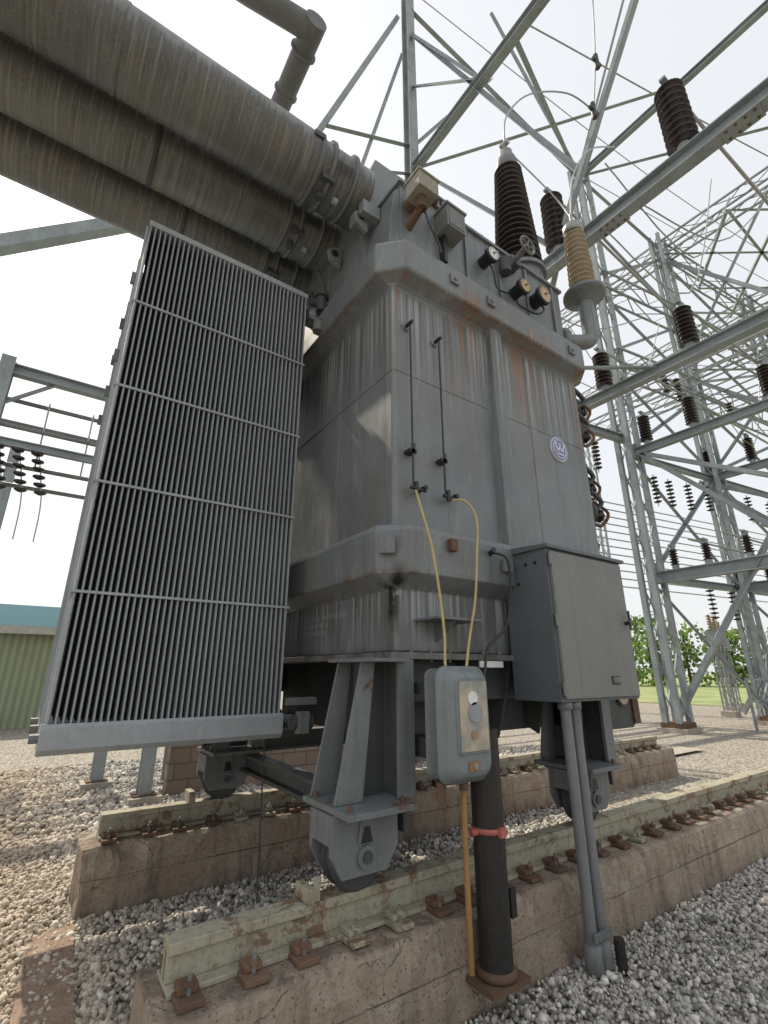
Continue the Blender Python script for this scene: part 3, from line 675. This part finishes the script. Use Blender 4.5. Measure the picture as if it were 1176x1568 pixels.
b.build('lattice_trusses',G)
b=B()
def br(p0,p1,w=.1): b.angle(p0,p1,w,M_steel,t=.018)
br((6.8,8.9,25.5),(2.7,9,13),.15); br((6.9,8.8,23.2),(4.6,9,13),.11); br((4.1,9,17.2),(7,8.6,18.3),.12); br((3.4,9,15),(7,8.6,17),.1)
br((7,8.4,25.5),(15.2,7.25,21.8),.15); br((7,8.4,24),(7,3.3,11),.12); br((7,8.4,18),(11,8,25),.11)
br((7,8.4,27),(7,-2,17.0),.11); br((7,8.4,17),(7,4,9.6),.10); br((7,0,16.8),(7,4,9.6),.10); br((7,8.4,21),(7,5.5,17.1),.09); br((7,8.4,24),(7,5.5,17.1),.09)
br((7,4.3,17.1),(15.2,7.25,21.6),.13); br((7,0,17.1),(15.2,7,21.6),.11); br((7,8.4,17),(15.2,3,21.6),.11)
br((15.2,7.25,22),(15.2,3.5,30),.12); br((15.2,7.25,22),(11.5,8,30),.1); br((15.2,7.25,21.8),(19.8,6.5,20),.12)
br((15.2,7.25,21.8),(19.8,-1,19.8),.12)
br((7,8.4,9.4),(10.5,4,8.3),.1); br((7,4,9.4),(10.5,8,8.3),.1)
for X in (15.2,19.8):
    br((X,7.3,.3),(X,3.2,6.3),.16); br((X,3.2,6.3),(X,7,8.6),.12); br((X,3.2,4.4),(X,6.9,8.5),.12); br((X,-1,8.6),(X,3,4.4),.12); br((X,3,8.6),(X,-1,4.4),.12); br((X,-.6,0),(X,3.2,6.3),.14)
br((19.8,6.5,8.8),(19.8,2.5,13),.12); br((19.8,2.5,8.7),(19.8,6.5,13),.12); br((19.8,2.5,13.8),(19.8,6.5,19.3),.12); br((19.8,6.5,13.8),(19.8,2.5,19.3),.12); br((19.8,2.5,13.8),(19.8,-2,19.3),.1)
for z0,z1 in ((8.8,12.0),(12.8,15.6),(16.4,19.3),(4.4,8.6),(.4,4.3)):
    br((15.2,7.25,z0),(19.8,6.5,z1),.11); br((15.2,7.25,z1),(19.8,6.5,z0),.11); br((19.8,6.5,z0),(27,5.6,z1),.11); br((19.8,6.5,z1),(27,5.6,z0),.11)
for z in (4.4,8.6): b.ibeam((15.2,7.25,z),(27,5.6,z),.16,.2,M_steel)
for X0,X1 in ((19.8,23.4),(23.4,27)):
    for k in range(5):
        y=6.4-k*2.6; br((X0,y,19.6),(X1,y-2.6,19.6),.1); br((X0,y-2.6,19.6),(X1,y,19.6),.1); br((X0,y-2.6,19.6),(X1,y-2.6,19.6),.1); br((X0,y,13.4),(X1,y-2.6,13.4),.09); br((X0,y-2.6,13.4),(X1,y-2.6,13.4),.09)
b.build('braces',G)
Bs=empty('busbar_assembly')
b=B()
def post(x,y,z,h=1.6,r=.235,n=9):
    b.cyl((x,y,z),(x,y,z+.12),.10,M_steel,seg=14); b.lathe(shedprof(n,z+.12,z+h-.1,r,r*.95,r*.5),(x,y,0),M_ins,seg=22); b.cyl((x,y,z+h-.1),(x,y,z+h),.08,M_steel,seg=14); b.box((x-.15,y-.05,z+h),(x+.15,y+.05,z+h+.05),M_steel)
for y in (-.6,1.62,3.98,6.3): post(7,y,9.5)
for y in (1.3,3.3,5.3,7.2): post(10.5,y,8.33,1.2,.20)
for y in (1.2,3.2,5.2,6.6): post(15.2,y,8.73,1.15,.19); post(19.8,y,8.73,1.1,.17)
for X in (15.2,19.8):
    for y in (3.6,4.6,5.6,6.5): post(X,y,4.53,.7,.13,6)
b.build('post_insulators',Bs)
b=B()
for y in (1.62,3.98): b.cyl((7,y,11.15),(10.5,y-.45,9.6),.03,M_wire,seg=8)
for y in (1.3,3.3,5.3): b.cyl((10.5,y,9.6),(15.2,y,9.95),.035,M_wire,seg=8); b.cyl((15.2,y,9.95),(34,y-.8,9.9),.04,M_wire,seg=8)
for i in range(9): b.cyl((14.2+i*1.1,7.2,10.6+i*.25),(14.2+i*1.1,-7,10.6+i*.25),.03,M_wire,seg=6)
for i in range(7): b.cyl((15.2,6-i*.9,5.35),(28,5-i*.9,5.35),.03,M_wire,seg=6)
for i in range(12):
    z=5.2+i*.36; b.cyl((15.6,12,z),(34,9,z),.03,M_wire,seg=6)
b.build('bus_tubes',Bs)
b=B()
def string(x,y,z,n=7,r=.12,dz=.14):
    b.cyl((x,y,z),(x,y,z-n*dz-.15),.015,M_wire,seg=6)
    for i in range(n): b.lathe([(.03,0),(r,-.02),(r*.95,-.045),(.05,-.07)],(x,y,z-.1-i*dz),M_ins,seg=14)
for x,y,z in ((15.8,6.9,7.9),(16.6,6.8,7.9),(17.5,6.6,7.9),(18.5,6.4,8),(21,6,8),(22.5,5.8,8),(24,5.6,8),(12,7.4,8.6),(13.2,7.3,8.6),(16.5,6.2,12),(17.5,6.2,12),(21,5.8,12),(10,8,9.1),(9,8.1,9.1),(17.2,6.5,4.2),(18.3,6.3,4.2),(21.5,6,4.2),(23,5.8,4.2)): string(x,y,z)
b.build('insulator_strings',Bs)
b=B()
for i in range(9):
    y0=random.uniform(2,6.5); x0=random.choice((7,10.5,15.2)); 
    b.tube([(x0,y0,random.uniform(9,11)),(x0+2,y0-.4,random.uniform(8.2,9.4)),(x0+4,y0-.8,random.uniform(9.5,13))],.014,M_wire,6,5)
b.tube([(3.97,2.80,8.45),(4.1,2.8,9.2),(4.7,2.75,10.2),(5.6,2.6,10.9),(6.2,2.5,10.9)],.013,M_wire,6,6)
b.tube([(6.2,2.5,10.9),(6.6,2.4,13),(7,2.2,16.8)],.013,M_wire,6,5)
b.tube([(4.5,2.33,7.05),(4.9,2.4,8.2),(5.8,2.5,9.6),(7,2.6,10.8)],.013,M_wire,6,5)
b.tube([(4.5,2.33,7.05),(4.45,2.5,7.6),(3.97,2.80,8.45)],.010,M_wire,6,5)
for x,y,z in ((3.0,3.6,6.8),(3.4,4.2,6.8)): b.tube([(x,y,z),(x+.2,y+.3,7.6),(x+1.4,y+1.5,9.5),(7,8,13)],.014,M_wire,6,5)
for p in ((6.2,2.5,10.9),(6.5,2.4,12.4)):
    b.cyl((p[0],p[1],p[2]-.18),(p[0],p[1],p[2]+.18),.045,M_under,seg=10); b.cyl((p[0]-.12,p[1],p[2]),(p[0]+.12,p[1],p[2]),.035,M_under,seg=10)
for a,c in (((7,8.5,27),(34,3,22)),((7,4,17),(34,-2,22)),((15.2,7.2,21.8),(60,0,26))):
    a=Vector(a);c=Vector(c);mid=(a+c)/2-Vector((0,0,1.2)); b.tube([a,mid,c],.02,M_wire,6,8)
b.build('overhead_wires',Bs)
def switch(x,y,h=2.6):
    b=B(); b.box((x-.25,y-.25,0),(x+.25,y+.25,.2),M_concg)
    lattice(b,(x,y,.2),(x,y,h),.3,.3,6,.05,.03,M_steel2); b.box((x-.4,y-.3,h),(x+.4,y+.3,h+.08),M_steel); b.box((x-.25,y-.2,h+.08),(x+.25,y+.2,h+.6),M_steel2)
    for d in (-.2,.2): b.lathe(shedprof(6,h+.6,h+1.2,.11,.09,.06),(x+d,y,0),M_insb,seg=14)
    b.build('circuit_breaker',None,.01)
for x,y in ((22,8.5),(25,9.5),(28,10.5),(24,4),(30,7),(17,11)): switch(x,y)
def support(x,y,h):
    b=B(); b.box((x-.2,y-.2,-.05),(x+.2,y+.2,.1),M_concg); b.box((x-.14,y-.14,.1),(x+.14,y+.14,.12),M_rust)
    b.ibeam((x,y,.12),(x,y,h),.16,.16,M_steel); b.build('support_post')
support(1.42,7.5,1.15); support(1.0,8.8,1.15)
b=B(); b.ibeam((.7,8.8,1.2),(3.5,8.8,1.2),.15,.12,M_steel); b.build('low_beam')
b=B(); b.box((1.72,7.65,0),(7,7.85,.95),M_block); b.box((1.70,7.62,.95),(7.02,7.88,1.0),M_concg); b.build('block_wall')
b=B()
for i in range(7):
    x=17+i*1.6; y=6.0
    b.beam((x,y,0),(x,y,1.4),.06,.06,M_steel2); b.beam((x,y,.2),(x+1.6,y,1.3),.05,.03,M_steel2); b.beam((x+1.6,y,.2),(x,y,1.3),.05,.03,M_steel2)
b.beam((17,6,1.4),(28.2,6,1.4),.07,.07,M_steel2); b.beam((17,6,.8),(28.2,6,.8),.05,.05,M_steel2); b.build('steel_fence')

# ------------------------------------------------------------ left background
L=empty('switchyard_frame')
b=B()
b.ibeam((-2.05,14,0),(-2.05,14,9.3),.3,.3,M_steel); b.ibeam((-2.0,14,9.0),(16,14,9.0),.24,.28,M_steel); b.ibeam((-2.05,20,0),(-2.05,20,9.3),.3,.3,M_steel); b.ibeam((-12,14.2,9),(-2.1,14.2,9),.24,.28,M_steel)
b.angle((-2,14,8.0),(-1,14,8.9),.1,M_steel); b.ibeam((-2.1,14,7.0),(16,14,7.0),.16,.2,M_steel)
for z,y in ((8.3,14.3),(7.8,14.6),(6.5,14.2),(6.2,14.9),(7.45,14.0)): b.cyl((-9,y,z),(16,y,z),.06,M_leg,seg=8)
for i in range(12): b.cyl((-6+i*1.0,14.3,6.5),(-6+i*1.0,14.0,8.3),.02,M_wire,seg=6)
b.beam((-3.6,14,11.9),(4,14,19.3),.4,.35,M_steel)
b.ibeam((16,14,0),(16,14,9.2),.3,.3,M_steel)
b.build('frame',L)
b=B()
for x in (-1.3,-1.7,-2.6,-3.4,-.9):
    for k in range(6):
        b.lathe([(.03,0),(.14,-.03),(.13,-.07),(.05,-.11)],(x+k*.05-.1,14.0,6.9-k*.2),M_ins,seg=14)
    b.tube([(x-.1,14,7),(x+.2,14,5.7),(x+.25,14,4.6)],.015,M_wire)
b.build('hanging_insulators',L)
sh=empty('green_shed')
b=B(); b.box((-16,19,0),(3.5,28,2.95),M_shed); b.build('walls',sh)
b=B(); b.prism([(18.7,2.96),(23.5,4.1),(28.3,2.96)],'X',-16.3,3.8,M_roof); b.build('roof',sh)
b=B(); b.box((-16.3,18.6,2.72),(3.8,18.72,2.95),M_fascia); b.box((-9,18.97,0),(-7.8,18.995,2.1),M_fascia)
b.build('fascia_and_door',sh)

# ------------------------------------------------------------ ground
b=B(); b.add([(-400,-400,0),(400,-400,0),(400,400,0),(-400,400,0)],[(0,1,2,3)],M_ground); b.build('gravel_ground')
b=B(); b.add([(28,-200,.012),(390,-200,.012),(390,390,.012),(28,390,.012)],[(0,1,2,3)],M_grass); b.build('grass_field')
b=B(); b.add([(6.6,5.3,.045),(12,5.3,.045),(12,6.6,.045),(6.6,6.6,.045)],[(0,1,2,3)],M_concg); b.build('concrete_path')
def stones(regions,name):
    ph=(1+5**.5)/2
    iv=np.array([(-1,ph,0),(1,ph,0),(-1,-ph,0),(1,-ph,0),(0,-1,ph),(0,1,ph),(0,-1,-ph),(0,1,-ph),(ph,0,-1),(ph,0,1),(-ph,0,-1),(-ph,0,1)],float)/math.sqrt(1+ph*ph)
    it=np.array([(0,11,5),(0,5,1),(0,1,7),(0,7,10),(0,10,11),(1,5,9),(5,11,4),(11,10,2),(10,7,6),(7,1,8),(3,9,4),(3,4,2),(3,2,6),(3,6,8),(3,8,9),(4,9,5),(2,4,11),(6,2,10),(8,6,7),(9,8,1)])
    pos=[];sz=[]
    for x0,x1,y0,y1,dens,s0,s1 in regions:
        n=int((x1-x0)*(y1-y0)*dens); p=np.random.rand(n,2)*[x1-x0,y1-y0]+[x0,y0]
        d=np.ones(n,bool)
        for bx in ((.55,12.6,2.17,2.68),(.48,9,4.38,4.9)): d&=~((p[:,0]>bx[0])&(p[:,0]<bx[1])&(p[:,1]>bx[2])&(p[:,1]<bx[3]))
        p=p[d]; pos.append(p); sz.append(np.random.uniform(s0,s1,len(p))*np.random.choice([.7,1,1,1,1.45],len(p)))
    # a few stray stones on the concrete beams
    pos=np.concatenate(pos); sz=np.concatenate(sz); zb=np.zeros(len(pos))
    st=np.random.rand(90,2)*[8,.10]+[.7,2.56]; st2=np.random.rand(60,2)*[7,.08]+[.7,4.43]
    pos=np.concatenate([pos,st,st2]); sz=np.concatenate([sz,np.random.uniform(.005,.012,150)]); zb=np.concatenate([zb,np.full(150,.415)]); n=len(pos)
    V=np.repeat(iv[None],n,0)*(1+np.random.uniform(-.30,.30,(n,12,1)))
    V*=np.random.uniform(.55,1.3,(n,1,3))*sz[:,None,None]
    a=np.random.rand(n)*6.283;c,s=np.cos(a)[:,None],np.sin(a)[:,None]
    t=np.random.uniform(-.6,.6,n);ct,s_t=np.cos(t)[:,None],np.sin(t)[:,None]
    y=V[:,:,1]*ct-V[:,:,2]*s_t; z=V[:,:,1]*s_t+V[:,:,2]*ct
    x=V[:,:,0]*c-y*s; y2=V[:,:,0]*s+y*c
    V=np.stack([x+pos[:,0:1],y2+pos[:,1:2],z+np.where(zb>0,0,np.random.uniform(0.0,.02,n))[:,None]+.004+zb[:,None]],-1).reshape(-1,3)
    F=(it[None]+ (np.arange(n)*12)[:,None,None]).reshape(-1,3)
    me=bpy.data.meshes.new(name); me.vertices.add(len(V)); me.vertices.foreach_set('co',V.ravel().astype(np.float32))
    me.loops.add(F.size); me.loops.foreach_set('vertex_index',F.ravel().astype(np.int32))
    me.polygons.add(len(F)); me.polygons.foreach_set('loop_start',np.arange(0,F.size,3,dtype=np.int32)); me.polygons.foreach_set('loop_total',np.full(len(F),3,np.int32))
    me.update(calc_edges=True)
    at=me.attributes.new('tone','FLOAT','POINT'); at.data.foreach_set('value',np.repeat(np.random.rand(n),12).astype(np.float32))
    me.materials.append(M_stone); o=bpy.data.objects.new(name,me); S.collection.objects.link(o)
stones([(-1.8,.6,1.8,6.5,1700,.010,.020),(.5,2.6,2.66,4.4,1800,.010,.019),(2.6,6,2.66,4.4,1000,.012,.022),(1.5,6.0,.9,2.2,2600,.008,.017),(6,9.5,.2,2.2,1000,.012,.022),
        (-2.5,3,6.5,11,500,.015,.030),(.5,3,4.88,6.5,900,.012,.024),(4,9.5,4.88,8,350,.018,.032)],'gravel')
def treeline():
    b=B(); rng=random.Random(3)
    for i in range(50):
        t=i/49; x=42+58*t+rng.uniform(-3,3); y=66-92*t+rng.uniform(-3,3); h=rng.uniform(6.0,9.0)
        b.cyl((x,y,0),(x,y,h*.6),.2,M_bark,.08,seg=6)
        for k in range(5): a=rng.uniform(0,6.28); b.cyl((x,y,h*.35),(x+math.cos(a)*1.6,y+math.sin(a)*1.6,h*.8),.08,M_bark,.03,seg=5)
        for c in range(22):
            a=rng.uniform(0,6.28); rr=rng.uniform(0,2.6); cz=rng.uniform(.06,.95)*h; cx=x+math.cos(a)*rr; cy=y+math.sin(a)*rr; cr=rng.uniform(.6,1.3)
            m=M_leaf if rng.random()<.65 else M_leafd
            for l in range(24):
                d=Vector((rng.gauss(0,1),rng.gauss(0,1),rng.gauss(0,.8))).normalized()*cr*rng.uniform(.5,1.1); p=Vector((cx,cy,cz))+d
                u=Vector((rng.uniform(-1,1),rng.uniform(-1,1),rng.uniform(-1,1))).normalized()*.25; w=u.cross(Vector((rng.uniform(-1,1),rng.uniform(-1,1),rng.uniform(-1,1)))).normalized()*.22
                b.add([p-u,p+w,p+u,p-w],[(0,1,2,3)],m)
    b.build('distant_tree_row')
treeline()

# ------------------------------------------------------------ light, sky, camera
el=math.radians(48); azs=math.radians(-9)
sv=Vector((math.sin(azs)*math.cos(el),math.cos(azs)*math.cos(el),math.sin(el)))
sun=bpy.data.lights.new('sun','SUN'); sun.energy=5.0; sun.angle=math.radians(.6); sun.color=(1,.90,.74)
so=bpy.data.objects.new('sun',sun); so.rotation_euler=sv.to_track_quat('Z','Y').to_euler(); S.collection.objects.link(so)
w=bpy.data.worlds.new("World"); S.world=w; w.use_nodes=True; nt=w.node_tree; nt.nodes.clear()
sky=nt.nodes.new('ShaderNodeTexSky'); sky.sky_type='NISHITA'; sky.sun_disc=False; sky.sun_elevation=el; sky.sun_rotation=azs; sky.dust_density=4; sky.air_density=1.2
mx=nt.nodes.new('ShaderNodeMix'); mx.data_type='RGBA'; mx.inputs[0].default_value=.8; mx.inputs[7].default_value=(6.7,6.8,6.9,1)
bg=nt.nodes.new('ShaderNodeBackground'); bg.inputs[1].default_value=.15; ow=nt.nodes.new('ShaderNodeOutputWorld')
nt.links.new(sky.outputs[0],mx.inputs[6]); nt.links.new(mx.outputs[2],bg.inputs[0]); nt.links.new(bg.outputs[0],ow.inputs[0])
cd=bpy.data.cameras.new('camera'); co=bpy.data.objects.new('camera',cd); S.collection.objects.link(co)
co.location=(0,0,1.6); co.rotation_euler=(math.radians(90+18.7),0,math.radians(-34.8))
cd.sensor_fit='HORIZONTAL'; cd.sensor_width=36; cd.lens=36*725/1176; cd.clip_start=.05; cd.clip_end=2000
S.camera=co
